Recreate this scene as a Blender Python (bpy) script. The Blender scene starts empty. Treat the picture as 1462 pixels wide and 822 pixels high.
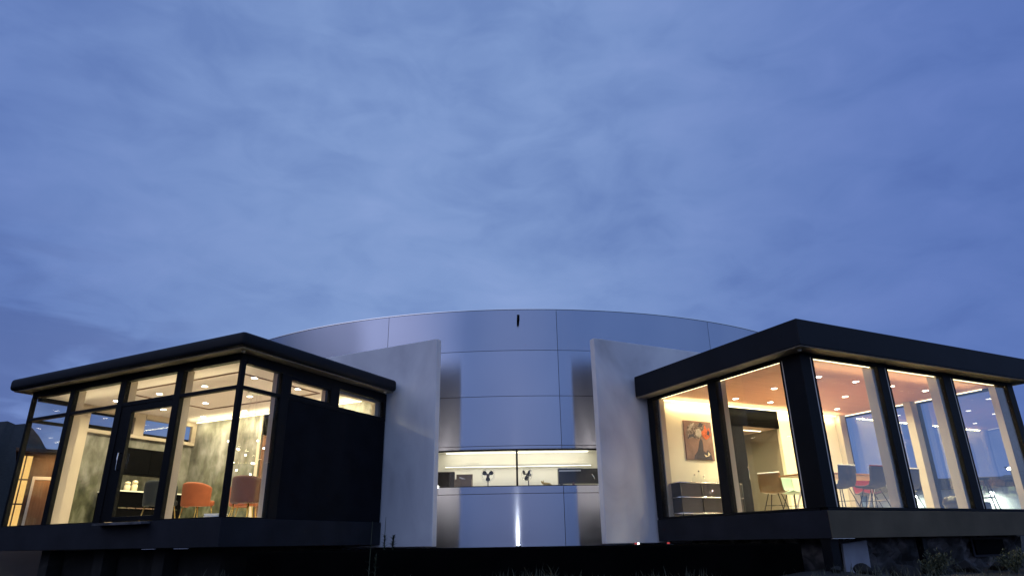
import bpy, bmesh, math, random
from mathutils import Matrix, Vector, Euler
random.seed(7)
S = bpy.context.scene
COL = S.collection
PI = math.pi
EYE = 1.6                                   # height of the eye above the ground where the photographer stands
AL, AR = 0.469698, 0.464529                 # how far each pavilion is turned
CL, CR = (-4.6598, 11.0583), (4.8808, 10.9625)
ML = Matrix.Translation((CL[0], CL[1], EYE)) @ Matrix.Rotation(-AL, 4, 'Z')
MR = Matrix.Translation((CR[0], CR[1], EYE)) @ Matrix.Rotation(AR, 4, 'Z')
M0 = Matrix.Translation((0, 0, EYE))

# ------------------------------------------------------------------ materials
def new_mat(name):
    m = bpy.data.materials.new(name); m.use_nodes = True
    nt = m.node_tree; nt.nodes.clear()
    out = nt.nodes.new('ShaderNodeOutputMaterial')
    return m, nt, out
def mat(name, col, rough=0.5, metal=0.0, var=0.12, scale=6.0, bump=0.0, bscale=None, stretch=(1, 1, 1), spec=0.5, coat=0.0):
    m, nt, out = new_mat(name)
    p = nt.nodes.new('ShaderNodeBsdfPrincipled')
    tc = nt.nodes.new('ShaderNodeTexCoord'); mp = nt.nodes.new('ShaderNodeMapping')
    mp.inputs['Scale'].default_value = stretch
    nz = nt.nodes.new('ShaderNodeTexNoise'); nz.inputs['Scale'].default_value = scale; nz.inputs['Detail'].default_value = 6
    nt.links.new(tc.outputs['Object'], mp.inputs['Vector']); nt.links.new(mp.outputs['Vector'], nz.inputs['Vector'])
    rp = nt.nodes.new('ShaderNodeValToRGB')
    rp.color_ramp.elements[0].position = .25; rp.color_ramp.elements[1].position = .75
    rp.color_ramp.elements[0].color = [c * (1 - var) for c in col] + [1]
    rp.color_ramp.elements[1].color = [min(1, c * (1 + var)) for c in col] + [1]
    nt.links.new(nz.outputs['Fac'], rp.inputs['Fac']); nt.links.new(rp.outputs['Color'], p.inputs['Base Color'])
    p.inputs['Roughness'].default_value = rough; p.inputs['Metallic'].default_value = metal
    p.inputs['Specular IOR Level'].default_value = spec; p.inputs['Coat Weight'].default_value = coat
    if bump:
        n2 = nt.nodes.new('ShaderNodeTexNoise'); n2.inputs['Scale'].default_value = bscale or scale * 6; n2.inputs['Detail'].default_value = 5
        nt.links.new(mp.outputs['Vector'], n2.inputs['Vector'])
        b = nt.nodes.new('ShaderNodeBump'); b.inputs['Strength'].default_value = bump; b.inputs['Distance'].default_value = .02
        nt.links.new(n2.outputs['Fac'], b.inputs['Height']); nt.links.new(b.outputs['Normal'], p.inputs['Normal'])
    nt.links.new(p.outputs['BSDF'], out.inputs['Surface'])
    return m
def emit(name, col, strength):
    m, nt, out = new_mat(name)
    e = nt.nodes.new('ShaderNodeEmission'); e.inputs['Color'].default_value = (*col, 1); e.inputs['Strength'].default_value = strength
    nt.links.new(e.outputs['Emission'], out.inputs['Surface']); return m
def glass(name, ior=1.6, tint=(.97, .985, .98)):
    m, nt, out = new_mat(name)
    t = nt.nodes.new('ShaderNodeBsdfTransparent'); t.inputs['Color'].default_value = (*tint, 1)
    g = nt.nodes.new('ShaderNodeBsdfGlossy'); g.inputs['Roughness'].default_value = 0.0
    lw = nt.nodes.new('ShaderNodeLayerWeight'); lw.inputs['Blend'].default_value = .5
    pw = nt.nodes.new('ShaderNodeMath'); pw.operation = 'POWER'; pw.inputs[1].default_value = 4.5
    nt.links.new(lw.outputs['Facing'], pw.inputs[0])
    F0 = ((ior - 1) / (ior + 1)) ** 2
    f = nt.nodes.new('ShaderNodeMath'); f.operation = 'MULTIPLY_ADD'; f.inputs[1].default_value = 1 - F0; f.inputs[2].default_value = F0
    nt.links.new(pw.outputs[0], f.inputs[0])
    x = nt.nodes.new('ShaderNodeMixShader')
    tc = nt.nodes.new('ShaderNodeTexCoord')
    nz = nt.nodes.new('ShaderNodeTexNoise'); nz.inputs['Scale'].default_value = .9; nz.inputs['Detail'].default_value = 1
    b = nt.nodes.new('ShaderNodeBump'); b.inputs['Strength'].default_value = .06; b.inputs['Distance'].default_value = .03
    nt.links.new(tc.outputs['Object'], nz.inputs['Vector']); nt.links.new(nz.outputs['Fac'], b.inputs['Height']); nt.links.new(b.outputs['Normal'], g.inputs['Normal'])
    nt.links.new(f.outputs[0], x.inputs['Fac']); nt.links.new(t.outputs['BSDF'], x.inputs[1]); nt.links.new(g.outputs['BSDF'], x.inputs[2])
    nt.links.new(x.outputs['Shader'], out.inputs['Surface']); return m
def cladding():
    m, nt, out = new_mat('brushed_cladding')
    p = nt.nodes.new('ShaderNodeBsdfPrincipled')
    p.inputs['Metallic'].default_value = 1.0; p.inputs['Roughness'].default_value = .21
    p.inputs['Anisotropic'].default_value = 1.0; p.inputs['Anisotropic Rotation'].default_value = .25
    tg = nt.nodes.new('ShaderNodeTangent'); tg.direction_type = 'RADIAL'; tg.axis = 'Z'
    nt.links.new(tg.outputs['Tangent'], p.inputs['Tangent'])
    tc = nt.nodes.new('ShaderNodeTexCoord')
    nz = nt.nodes.new('ShaderNodeTexNoise'); nz.inputs['Scale'].default_value = .35; nz.inputs['Detail'].default_value = 3
    rp = nt.nodes.new('ShaderNodeValToRGB')
    rp.color_ramp.elements[0].position = .3; rp.color_ramp.elements[1].position = .7
    rp.color_ramp.elements[0].color = (.335, .375, .475, 1); rp.color_ramp.elements[1].color = (.385, .42, .515, 1)
    nt.links.new(tc.outputs['Object'], nz.inputs['Vector']); nt.links.new(nz.outputs['Fac'], rp.inputs['Fac'])
    oi = nt.nodes.new('ShaderNodeObjectInfo'); mr = nt.nodes.new('ShaderNodeMapRange'); mr.inputs['To Min'].default_value = .93; mr.inputs['To Max'].default_value = 1.07
    nt.links.new(oi.outputs['Random'], mr.inputs['Value'])
    sc_ = nt.nodes.new('ShaderNodeVectorMath'); sc_.operation = 'SCALE'; nt.links.new(rp.outputs['Color'], sc_.inputs[0]); nt.links.new(mr.outputs['Result'], sc_.inputs['Scale'])
    nt.links.new(sc_.outputs['Vector'], p.inputs['Base Color'])
    n2 = nt.nodes.new('ShaderNodeTexNoise'); n2.inputs['Scale'].default_value = .9; n2.inputs['Detail'].default_value = 1
    b = nt.nodes.new('ShaderNodeBump'); b.inputs['Strength'].default_value = .2; b.inputs['Distance'].default_value = .03
    nt.links.new(tc.outputs['Object'], n2.inputs['Vector']); nt.links.new(n2.outputs['Fac'], b.inputs['Height']); nt.links.new(b.outputs['Normal'], p.inputs['Normal'])
    nt.links.new(p.outputs['BSDF'], out.inputs['Surface']); return m
def ramp_mat(name, stops, scale, stretch, rough=.7, detail=6, dist=0.0):
    m, nt, out = new_mat(name)
    p = nt.nodes.new('ShaderNodeBsdfPrincipled'); p.inputs['Roughness'].default_value = rough
    tc = nt.nodes.new('ShaderNodeTexCoord'); mp = nt.nodes.new('ShaderNodeMapping'); mp.inputs['Scale'].default_value = stretch
    nz = nt.nodes.new('ShaderNodeTexNoise'); nz.inputs['Scale'].default_value = scale; nz.inputs['Detail'].default_value = detail; nz.inputs['Distortion'].default_value = dist
    rp = nt.nodes.new('ShaderNodeValToRGB'); el = rp.color_ramp.elements
    while len(el) < len(stops): el.new(.5)
    for e, (pos, c) in zip(el, stops): e.position = pos; e.color = (*c, 1)
    nt.links.new(tc.outputs['Object'], mp.inputs['Vector']); nt.links.new(mp.outputs['Vector'], nz.inputs['Vector'])
    nt.links.new(nz.outputs['Fac'], rp.inputs['Fac']); nt.links.new(rp.outputs['Color'], p.inputs['Base Color'])
    nt.links.new(p.outputs['BSDF'], out.inputs['Surface']); return m

def mural_mat():                     # printed misty woodland: grey-lilac haze above, mossy greens below
    m, nt, out = new_mat('misty_woodland_wallpaper')
    p = nt.nodes.new('ShaderNodeBsdfPrincipled'); p.inputs['Roughness'].default_value = .85
    tc = nt.nodes.new('ShaderNodeTexCoord')
    def ramp(scale, stretch, stops, dist):
        mp = nt.nodes.new('ShaderNodeMapping'); mp.inputs['Scale'].default_value = stretch
        nz = nt.nodes.new('ShaderNodeTexNoise'); nz.inputs['Scale'].default_value = scale; nz.inputs['Detail'].default_value = 9; nz.inputs['Distortion'].default_value = dist
        rp = nt.nodes.new('ShaderNodeValToRGB'); el = rp.color_ramp.elements
        while len(el) < len(stops): el.new(.5)
        for e, (pos, c) in zip(el, stops): e.position = pos; e.color = (*c, 1)
        nt.links.new(tc.outputs['Object'], mp.inputs['Vector']); nt.links.new(mp.outputs['Vector'], nz.inputs['Vector']); nt.links.new(nz.outputs['Fac'], rp.inputs['Fac'])
        return rp, nz
    up, nz = ramp(3.2, (1, 1, .6), [(.33, (.10, .097, .092)), (.5, (.19, .185, .18)), (.66, (.31, .30, .315))], .25)
    lo, nz2 = ramp(5.0, (1, 1, .6), [(.3, (.016, .02, .010)), (.5, (.06, .062, .035)), (.62, (.11, .115, .08)), (.75, (.19, .18, .15))], .3)
    sx = nt.nodes.new('ShaderNodeSeparateXYZ'); nt.links.new(tc.outputs['Object'], sx.inputs['Vector'])
    ma = nt.nodes.new('ShaderNodeMath'); ma.operation = 'MULTIPLY_ADD'; ma.inputs[1].default_value = 1.6; nt.links.new(nz.outputs['Fac'], ma.inputs[0]); nt.links.new(sx.outputs['Z'], ma.inputs[2])
    mr = nt.nodes.new('ShaderNodeMapRange'); mr.inputs['From Min'].default_value = 1.9; mr.inputs['From Max'].default_value = 3.2; nt.links.new(ma.outputs[0], mr.inputs['Value'])
    mx = nt.nodes.new('ShaderNodeMix'); mx.data_type = 'RGBA'
    nt.links.new(mr.outputs['Result'], mx.inputs['Factor']); nt.links.new(lo.outputs['Color'], mx.inputs['A']); nt.links.new(up.outputs['Color'], mx.inputs['B'])
    nt.links.new(mx.outputs['Result'], p.inputs['Base Color']); nt.links.new(p.outputs['BSDF'], out.inputs['Surface']); return m
WARM = (1.0, .87, .50)
T = dict(
    black=mat('black_aluminium', (.004, .0045, .006), .5, .0, .25, 3, .05, spec=.12),
    blackp=mat('black_cladding_panel', (.006, .007, .010), .7, 0, .3, 2.5, .1, 30, spec=.06),
    plinth=mat('dark_plinth_render', (.014, .015, .020), .8, 0, .3, 2, .12, 40, spec=.2),
    roof=mat('dark_roof_membrane', (.005, .006, .009), .6, 0, .3, 1.5, .1, 12, spec=.2),
    soffit=mat('soffit_board', (.22, .20, .17), .7, 0, .15),
    sand=mat('sand_paint', (.44, .37, .32), .65, 0, .05, 2),
    taupe=mat('taupe_paint', (.42, .37, .31), .65, 0, .05, 2),
    cream=mat('cream_paint', (.74, .68, .56), .6, 0, .05, 2),
    white=mat('white_paint', (.80, .79, .75), .5, 0, .04, 2),
    wall=mat('warm_white_plaster', (.76, .70, .56), .8, 0, .05, 1.5, .04, 60),
    ceilL=mat('beige_ceiling', (.68, .60, .64), .8, 0, .04, 1.2),
    ceilR=mat('salmon_timber_ceiling', (.60, .29, .19), .6, 0, .10, 3, .0, None, (.3, 6, 1)),
    floor=mat('timber_floor', (.66, .62, .58), .5, 0, .2, 3, 0, None, (.4, 5, 1)),
    mural=mural_mat(),
    fin=ramp_mat('pale_concrete', [(.26, (.40, .39, .41)), (.42, (.58, .57, .60)), (.56, (.68, .67, .69)), (.72, (.78, .77, .77))], .9, (1, 1, .55), .85, 9, .7),
    seam=mat('dark_joint', (.02, .02, .03), .8),
    clad=cladding(),
    glass=glass('window_glass', 1.9),
    glassL=glass('clear_window_glass', 1.36),
    lit_reveal=mat('lit_reveal_tone', (.62, .55, .47), .5),  # pale colour imitating the lit inner reveal seen beside the posts
    orange=mat('orange_velvet', (.20, .045, .012), .8, 0, .12, 9, .1, 80),
    rust=mat('russet_velvet', (.05, .013, .011), .85, 0, .12, 9, .1, 80),
    navy=mat('dark_teal_fabric', (.008, .013, .02), .85, 0, .15, 9, .1, 80),
    slate=mat('slate_felt', (.075, .075, .10), .85, 0, .12, 14, .1, 90),
    red=mat('crimson_felt', (.17, .014, .025), .8, 0, .12, 14, .1, 90),
    mint=mat('mint_plastic', (.40, .55, .45), .4, 0, .05),
    olive=mat('walnut_shell', (.20, .13, .06), .4, 0, .15, 5),
    steel=mat('chrome_tube', (.75, .75, .75), .18, 1.0, .03),
    dsteel=mat('dark_steel', (.05, .05, .055), .35, .9, .1),
    wood=mat('oak_veneer', (.40, .21, .09), .45, 0, .2, 4, 0, None, (.4, 6, 6)),
    graph=mat('graphite_lacquer', (.045, .040, .044), .3, 0, .05),
    gloss=mat('black_gloss', (.0025, .0025, .003), .5, 0, .1, spec=.015),
    ovenb=mat('black_appliance', (.012, .012, .014), .35, 0, .1),
    card=mat('brown_cardboard', (.27, .19, .13), .85, 0, .12, 8),
    brass=mat('antique_brass', (.45, .33, .12), .35, 1.0, .15),
    porc=mat('glazed_ceramic', (.72, .62, .45), .3, 0, .1),
    olivewall=mat('olive_plaster', (.24, .215, .17), .8, 0, .08, 1.5),
    pinkceil=mat('dusky_ceiling', (.48, .34, .27), .7, 0, .05),
    brown=mat('brown_door_veneer', (.13, .06, .04), .45, 0, .2, 4, 0, None, (5, 5, .4)),
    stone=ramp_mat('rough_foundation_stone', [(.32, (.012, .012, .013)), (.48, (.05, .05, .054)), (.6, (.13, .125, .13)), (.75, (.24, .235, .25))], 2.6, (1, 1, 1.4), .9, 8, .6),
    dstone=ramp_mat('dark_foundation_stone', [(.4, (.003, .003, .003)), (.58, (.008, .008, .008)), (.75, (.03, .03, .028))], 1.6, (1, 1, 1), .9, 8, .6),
    board=mat('pale_site_board', (.30, .31, .36), .7, 0, .2, 3),
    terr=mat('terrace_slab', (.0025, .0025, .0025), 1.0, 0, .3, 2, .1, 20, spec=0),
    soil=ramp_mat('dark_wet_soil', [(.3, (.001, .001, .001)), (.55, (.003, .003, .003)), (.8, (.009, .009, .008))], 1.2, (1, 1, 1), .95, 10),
    grass=mat('night_grass', (.075, .08, .05), .8, 0, .4, 3),
    weed=mat('weed_leaf', (.035, .045, .022), .7, 0, .3, 5),
    hill=ramp_mat('wooded_hill', [(.3, (.004, .005, .005)), (.7, (.012, .014, .012))], 6, (1, 1, 1), .95, 8),
    shed=mat('shed_timber', (.10, .055, .03), .8, 0, .25, 5, 0, None, (6, 6, .5)),
    shedw=mat('shed_door_timber', (.30, .15, .06), .7, 0, .25, 4, 0, None, (6, 6, .5)),
    render=mat('pale_render', (.52, .54, .50), .85, 0, .08, .8),
    leds=emit('led_strip_light', (1, .85, .52), 4.5),
    ledk=emit('kitchen_led_light', (1, .92, .74), 4),
    spot=emit('downlight_lens', (1, .88, .66), 22),
    bulb=emit('pendant_bulb', (1, .88, .66), 9),
    shedl=emit('lit_blind', (1, .56, .17), 1.25),
    lampw=emit('cool_wall_lamp', (.95, 1, .90), 30),
    whitedot=emit('white_led_dot', (1, .97, .9), 6),
    reddot=emit('red_led_dot', (1, .12, .12), .5),
    pic=mat('canvas_dusty_pink', (.20, .115, .10), .7, 0, .3, 5),
    porc2=mat('canvas_pale', (.34, .30, .28), .6, 0, .35, 14),
    picd=mat('canvas_ink', (.03, .025, .045), .6, 0, .3, 9),
    picg=ramp_mat('canvas_swirl', [(.35, (.03, .018, .02)), (.5, (.12, .075, .07)), (.58, (.34, .29, .27)), (.64, (.06, .035, .035)), (.75, (.16, .09, .09))], 9, (1, 1, 1), .6, 6, 2.5),
    pico=mat('canvas_flame', (.42, .075, .02), .6, 0, .6, 12),
)

# ------------------------------------------------------------------ mesh helpers
class MB:
    def __init__(s): s.bm = bmesh.new()
    def box(s, x0, x1, y0, y1, z0, z1, mtx=None):
        vs = [s.bm.verts.new((mtx @ Vector(v)) if mtx else v) for v in
              ((x0, y0, z0), (x1, y0, z0), (x1, y1, z0), (x0, y1, z0), (x0, y0, z1), (x1, y0, z1), (x1, y1, z1), (x0, y1, z1))]
        for f in ((3, 2, 1, 0), (4, 5, 6, 7), (0, 1, 5, 4), (1, 2, 6, 5), (2, 3, 7, 6), (3, 0, 4, 7)):
            s.bm.faces.new([vs[i] for i in f])
        return s
    def tube(s, pts, r, n=8, r2=None, cap=True):
        pts = [Vector(p) for p in pts]; rings = []
        for i, p in enumerate(pts):
            d = (pts[min(i + 1, len(pts) - 1)] - pts[max(i - 1, 0)]).normalized()
            a = d.orthogonal().normalized(); b = d.cross(a)
            k = i / max(1, len(pts) - 1); rr = r if r2 is None else r + (r2 - r) * k
            rings.append([s.bm.verts.new(p + (a * math.cos(t) + b * math.sin(t)) * rr) for t in [2 * PI * j / n for j in range(n)]])
        for A, B in zip(rings, rings[1:]):
            # keep rings aligned
            k = min(range(n), key=lambda q: (B[q].co - A[0].co).length)
            B[:] = B[k:] + B[:k]
            if n > 2 and (B[1].co - A[1].co).length > (B[-1].co - A[1].co).length: B[:] = [B[0]] + B[:0:-1]
            for j in range(n): s.bm.faces.new((A[j], A[(j + 1) % n], B[(j + 1) % n], B[j]))
        if cap:
            s.bm.faces.new(rings[0][::-1]); s.bm.faces.new(rings[-1])
        return s
    def ring(s, c, ax, R, r, n=28, m=5):
        c = Vector(c); ax = Vector(ax).normalized(); a = ax.orthogonal().normalized(); b = ax.cross(a)
        rr = []
        for i in range(n):
            t = 2 * PI * i / n; d = a * math.cos(t) + b * math.sin(t)
            rr.append([s.bm.verts.new(c + d * (R + r * math.cos(u)) + ax * r * math.sin(u)) for u in [2 * PI * j / m for j in range(m)]])
        for i in range(n):
            A, B = rr[i], rr[(i + 1) % n]
            for j in range(m): s.bm.faces.new((A[j], A[(j + 1) % m], B[(j + 1) % m], B[j]))
        return s
    def lathe(s, prof, c=(0, 0, 0), n=16):
        c = Vector(c); rings = []
        for r, z in prof:
            rings.append([s.bm.verts.new(c + Vector((r * math.cos(t), r * math.sin(t), z))) for t in [2 * PI * j / n for j in range(n)]])
        for A, B in zip(rings, rings[1:]):
            for j in range(n): s.bm.faces.new((A[j], A[(j + 1) % n], B[(j + 1) % n], B[j]))
        s.bm.faces.new(rings[0][::-1]); s.bm.faces.new(rings[-1]); return s
    def prism(s, poly, y0, y1):                 # polygon in x-z, thick along y
        a = [s.bm.verts.new((x, y0, z)) for x, z in poly]; b = [s.bm.verts.new((x, y1, z)) for x, z in poly]
        n = len(poly)
        s.bm.faces.new(a); s.bm.faces.new(b[::-1])
        for i in range(n): s.bm.faces.new((a[i], b[i], b[(i + 1) % n], a[(i + 1) % n]))
        return s
    def grid(s, fn, nu, nv):
        g = [[s.bm.verts.new(fn(i / nu, j / nv)) for j in range(nv + 1)] for i in range(nu + 1)]
        for i in range(nu):
            for j in range(nv): s.bm.faces.new((g[i][j], g[i + 1][j], g[i + 1][j + 1], g[i][j + 1]))
        return s
    def build(s, name, m, parent=None, bevel=0.0, smooth=False, solid=0.0, sub=0, seg=2):
        bmesh.ops.recalc_face_normals(s.bm, faces=s.bm.faces)
        me = bpy.data.meshes.new(name); s.bm.to_mesh(me); s.bm.free()
        me.materials.append(m)
        if smooth:
            for p in me.polygons: p.use_smooth = True
        o = bpy.data.objects.new(name, me); COL.objects.link(o)
        if parent: o.parent = parent
        if solid:
            q = o.modifiers.new('solid', 'SOLIDIFY'); q.thickness = solid; q.offset = 0
        if bevel:
            q = o.modifiers.new('bevel', 'BEVEL'); q.width = bevel; q.segments = seg; q.limit_method = 'ANGLE'
        if sub:
            q = o.modifiers.new('sub', 'SUBSURF'); q.levels = sub; q.render_levels = sub
        return o
def B(*a): return MB().box(*a)
def tag(o, label=None, cat=None, group=None, kind=None):
    if label: o['label'] = label
    if cat: o['category'] = cat
    if group: o['group'] = group
    if kind: o['kind'] = kind
    return o
def thing(name, label, cat, M=M0, loc=(0, 0, 0), rz=0.0, group=None):
    o = bpy.data.objects.new(name, None); COL.objects.link(o); o.empty_display_size = .2
    o.matrix_world = M @ Matrix.Translation(loc) @ Matrix.Rotation(rz, 4, 'Z')
    return tag(o, label, cat, group)
def solo(o, label, cat, M=M0, loc=(0, 0, 0), rz=0.0, group=None):
    o.matrix_world = M @ Matrix.Translation(loc) @ Matrix.Rotation(rz, 4, 'Z')
    return tag(o, label, cat, group)
def copy_tree(o, parent=None):
    c = o.copy(); COL.objects.link(c)
    if parent: c.parent = parent
    for ch in list(o.children): copy_tree(ch, c)
    return c
def area(name, M, loc, size, energy, col=WARM, rot=(0, 0, 0), shape='RECTANGLE', spread=PI):
    l = bpy.data.lights.new(name, 'AREA'); l.shape = shape; l.size = size[0]
    if shape in ('RECTANGLE', 'ELLIPSE'): l.size_y = size[1]
    l.energy = energy; l.color = col; l.spread = spread
    o = bpy.data.objects.new(name, l); COL.objects.link(o)
    o.matrix_world = M @ Matrix.Translation(loc) @ Euler(rot).to_matrix().to_4x4()
    return o

# ------------------------------------------------------------------ left pavilion
FL = .45
P = thing('glass_pavilion', 'left flat-roofed black glass pavilion with a door and orange chairs inside', 'pavilion', ML)
W_, D_ = 6.2, 4.0
B(-W_ - .1, .04, -.04, D_, .02, .455).build('plinth', T['plinth'], P, .008)
B(-W_ + .1, -.1, .06, D_ - .05, .4562, .463).build('floor', T['floor'], P)
B(-W_ + .04, -.04, .04, D_ - .02, 3.055, 3.13).build('ceiling', T['ceilL'], P)
# shadow gap tray lines on the ceiling
q = MB()
for a in ((-4.2, -.85, 2.77, 2.80), (-4.2, -.85, .62, .65)): q.box(a[0], a[1], a[2], a[3], 3.035, 3.0548)
for a in ((-4.23, -4.2, .62, 2.8), (-.85, -.82, .62, 2.8)): q.box(a[0], a[1], a[2], a[3], 3.035, 3.0548)
q.build('ceiling_trim', T['brown'], P)
# roof: slab with rounded edge
o = B(-W_ - .35, .35, -.35, 3.93, 3.16, 3.41).build('roof', T['roof'], P, .075, True, seg=4)
B(-W_ - .27, .27, -.27, 3.9, 3.142, 3.158).build('soffit', T['soffit'], P)
# head band
q = MB()
q.box(-W_, .03, -.03, .09, 3.02, 3.141); q.box(-.09, .03, .09, 3.98, 2.975, 3.141); q.box(-W_ , -W_ + .12, .09, 3.98, 2.975, 3.141)
q.build('head_beam', T['black'], P, .004)
for cx_, cy_ in ((.12, -.12), (.18, 3.72)):
    MB().lathe([(.035, 0), (.03, -.025), (.012, -.03)], (cx_, cy_, 3.1415), 14).build('soffit_spot', T['white'], P, smooth=True)
# frames of the front
def vpost(x0, x1, y0, y1, z0, z1, nm='mullion', m='black'):
    return B(x0, x1, y0, y1, z0, z1).build(nm, T[m], P, .004)
ms = [(-.035, .035), (-1.63, -1.46), (-3.24, -3.07), (-4.84, -4.70), (-W_ + .0, -W_ + .055)]
for i, (a, b) in enumerate(ms):
    vpost(a, b, -.035, .055 if i in (0, 4) else .062, .456, 3.02, 'corner_post' if i in (0, 4) else 'mullion')
bays = [(-1.46, -.035), (-3.07, -1.63), (-4.70, -3.24), (-W_ + .055, -4.84)]
for i, (a, b) in enumerate(bays):
    if i == 1:
        d = MB()                                            # the door leaf frame, wider on the lock side
        d.box(a + .005, a + .30, -.02, .05, .47, 2.52); d.box(b - .02, b - .005, -.02, .05, .47, 2.52)
        d.box(a + .30, b - .02, -.02, .05, 2.40, 2.52); d.box(a + .30, b - .02, -.02, .05, .47, .545)
        dr = d.build('door', T['black'], P, .004)
        B(a + .30, b - .02, .01, .022, .545, 2.40).build('pane', T['glassL'], dr)
        MB().tube([(a + .24, -.02, 1.35), (a + .24, -.08, 1.35), (a + .24, -.08, 1.65), (a + .24, -.02, 1.65)], .012).build('handle', T['steel'], dr, smooth=True)
        f = B(a, b, -.03, .06, 2.525, 2.60).build('window', T['black'], P, .003)
        B(a, b, .01, .022, 2.60, 3.02).build('pane', T['glassL'], f)
        B(a + .1, b - .02, -.22, -.045, .40, .44).build('door_sill', T['stone'], P, .004)
    else:
        f = MB().box(a, b, -.03, .06, 2.53, 2.59).box(a, b, -.03, .06, .456, .475).box(a, a + .012, -.028, .05, .474, 2.531).box(b - .012, b, -.028, .05, .474, 2.531).build('window', T['black'], P, .003)
        B(a, b, .01, .022, .475, 2.53).build('pane', T['glassL'], f)
        B(a, b, .01, .022, 2.59, 3.02).build('pane', T['glassL'], f)
# the two glazed ends + black panels
for sx in (0, 1):
    def X(x): return x if sx == 0 else -W_ - x
    def bx(mb, x0, x1, *r):
        a, b = sorted((X(x0), X(x1))); return mb.box(a, b, *r)
    f = bx(bx(bx(bx(MB(), -.06, .03, .055, .90, 2.53, 2.59), -.06, .03, .055, .90, .456, .475), -.055, .027, .055, .067, .474, 2.531), -.055, .027, .888, .90, .474, 2.531).build('window', T['black'], P, .003)
    bx(MB(), -.022, -.01, .055, .90, .475, 2.53).build('pane', T['glassL'], f)
    bx(MB(), -.022, -.01, .055, .90, 2.59, 2.975).build('pane', T['glassL'], f)
    bx(MB(), -.10, .035, .90, 1.10, .456, 2.975).build('mullion', T['black'], P, .004)
    bx(MB(), -.09, .02, 1.10, 3.98, .456, 2.54).build('wall_panel', T['blackp'], P, .004)
    bx(bx(MB(), -.0905, .028, 1.10, 3.98, 2.541, 2.60), -.12, .032, 2.2, 2.45, 2.601, 2.974).build('clerestory_frame', T['black'], P, .003)
    w1 = bx(bx(bx(MB(), -.08, .026, 1.10, 2.2, 2.601, 2.65), -.08, .026, 1.10, 2.2, 2.90, 2.973), -.08, .026, 1.10, 1.15, 2.651, 2.899).build('window', T['black'], P, .003)
    bx(MB(), -.02, -.008, 1.15, 2.2, 2.65, 2.90).build('pane', T['glassL'], w1)
    w2 = bx(bx(MB(), -.08, .026, 2.45, 3.98, 2.601, 2.615), -.08, .026, 3.90, 3.98, 2.616, 2.973).build('window', T['black'], P, .003)
    bx(MB(), -.02, -.008, 2.45, 3.90, 2.615, 2.973).build('pane', T['glassL'], w2)
    # inner lining of the end wall, with a cream window reveal above
    bx(MB(), -.13, -.092, 1.12, 3.9, .464, 2.46).build('mural_wall' if sx else 'inner_lining', T['mural'] if sx else T['cream'], P)
    bx(MB(), -.22, -.092, 1.12, 3.9, 2.461, 2.54).build('window_board', T['sand'], P, .004)
    for r4 in ((2.2, 2.46, 2.542), (1.02, 1.14, .464), (3.78, 3.9, 2.542)):
        bx(MB(), -.22, -.121, r4[0], r4[1], r4[2], 3.05).build('window_reveal', T['sand'], P, .004)
    bx(bx(MB(), -.24, -.10, 2.46, 3.78, 2.93, 3.05), -.24, -.10, 1.14, 2.2, 2.93, 3.05).build('pelmet', T['sand'], P, .004)
# cream fins behind the mullions
for a, b in (ms[1], ms[2], ms[3]):
    B(a + .012, b - .012, .064, .21, .464, 3.05).build('column_casing', T['sand'], P, .006)
B(-.23, -.102, .92, 1.08, .464, 3.05).build('column_casing', T['sand'], P, .006)
B(-W_ + .102, -W_ + .23, .92, 1.018, .464, 3.05).build('column_casing', T['sand'], P, .006)
# back wall with a doorway
q = MB(); q.box(-W_ + .13, -3.62, 3.90, 3.99, .464, 3.05); q.box(-2.5, -.1, 3.90, 3.99, .464, 3.05)
q.build('mural_wall', T['mural'], P)
B(-3.72, -3.62, 3.885, 3.899, .464, 3.05).build('door_casing', T['sand'], P, .004)
B(-3.62, -2.5, 3.91, 3.96, 2.55, 3.05).build('transom_panel', T['gloss'], P)
dd = B(-3.60, -2.52, 3.93, 3.97, .464, 2.53).build('inner_door', T['brown'], P, .004)
B(-3.5, -3.49, 3.915, 3.93, .7, 2.3).build('door_trim', T['steel'], dd)
# led cove strips
q = MB(); q.box(-W_ + .3, -.3, 3.80, 3.835, 3.02, 3.034); q.build('led_strip', T['leds'], P)
B(-W_ + .3, -.3, 3.78, 3.899, 3.035, 3.0545).build('led_channel', T['white'], P)
# slim black batten on the mural wall
B(-W_ + .13, -W_ + .17, 3.52, 3.58, .464, 2.46).build('batten', T['gloss'], P)
B(-1.75, -1.42, -.06, -.035, .004, .012).build('light_gap_strip', T['board'], P)  # pale strip painted in for a bright line of light under the plinth
B(-.95, -.62, -.06, -.035, .004, .012).build('light_gap_strip', T['board'], P)  # second pale strip for the same line of light
MB().lathe([(.05, 0), (.06, .03), (.03, .06)], (.1, -.1, 3.409), 10).build('roof_vent', T['black'], P)
# dark foundation, set back
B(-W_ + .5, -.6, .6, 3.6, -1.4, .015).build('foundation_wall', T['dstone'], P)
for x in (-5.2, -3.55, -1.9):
    B(x, x + .28, .3, .58, -1.4, .016).build('foundation_post', T['dstone'], P, .01)

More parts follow.
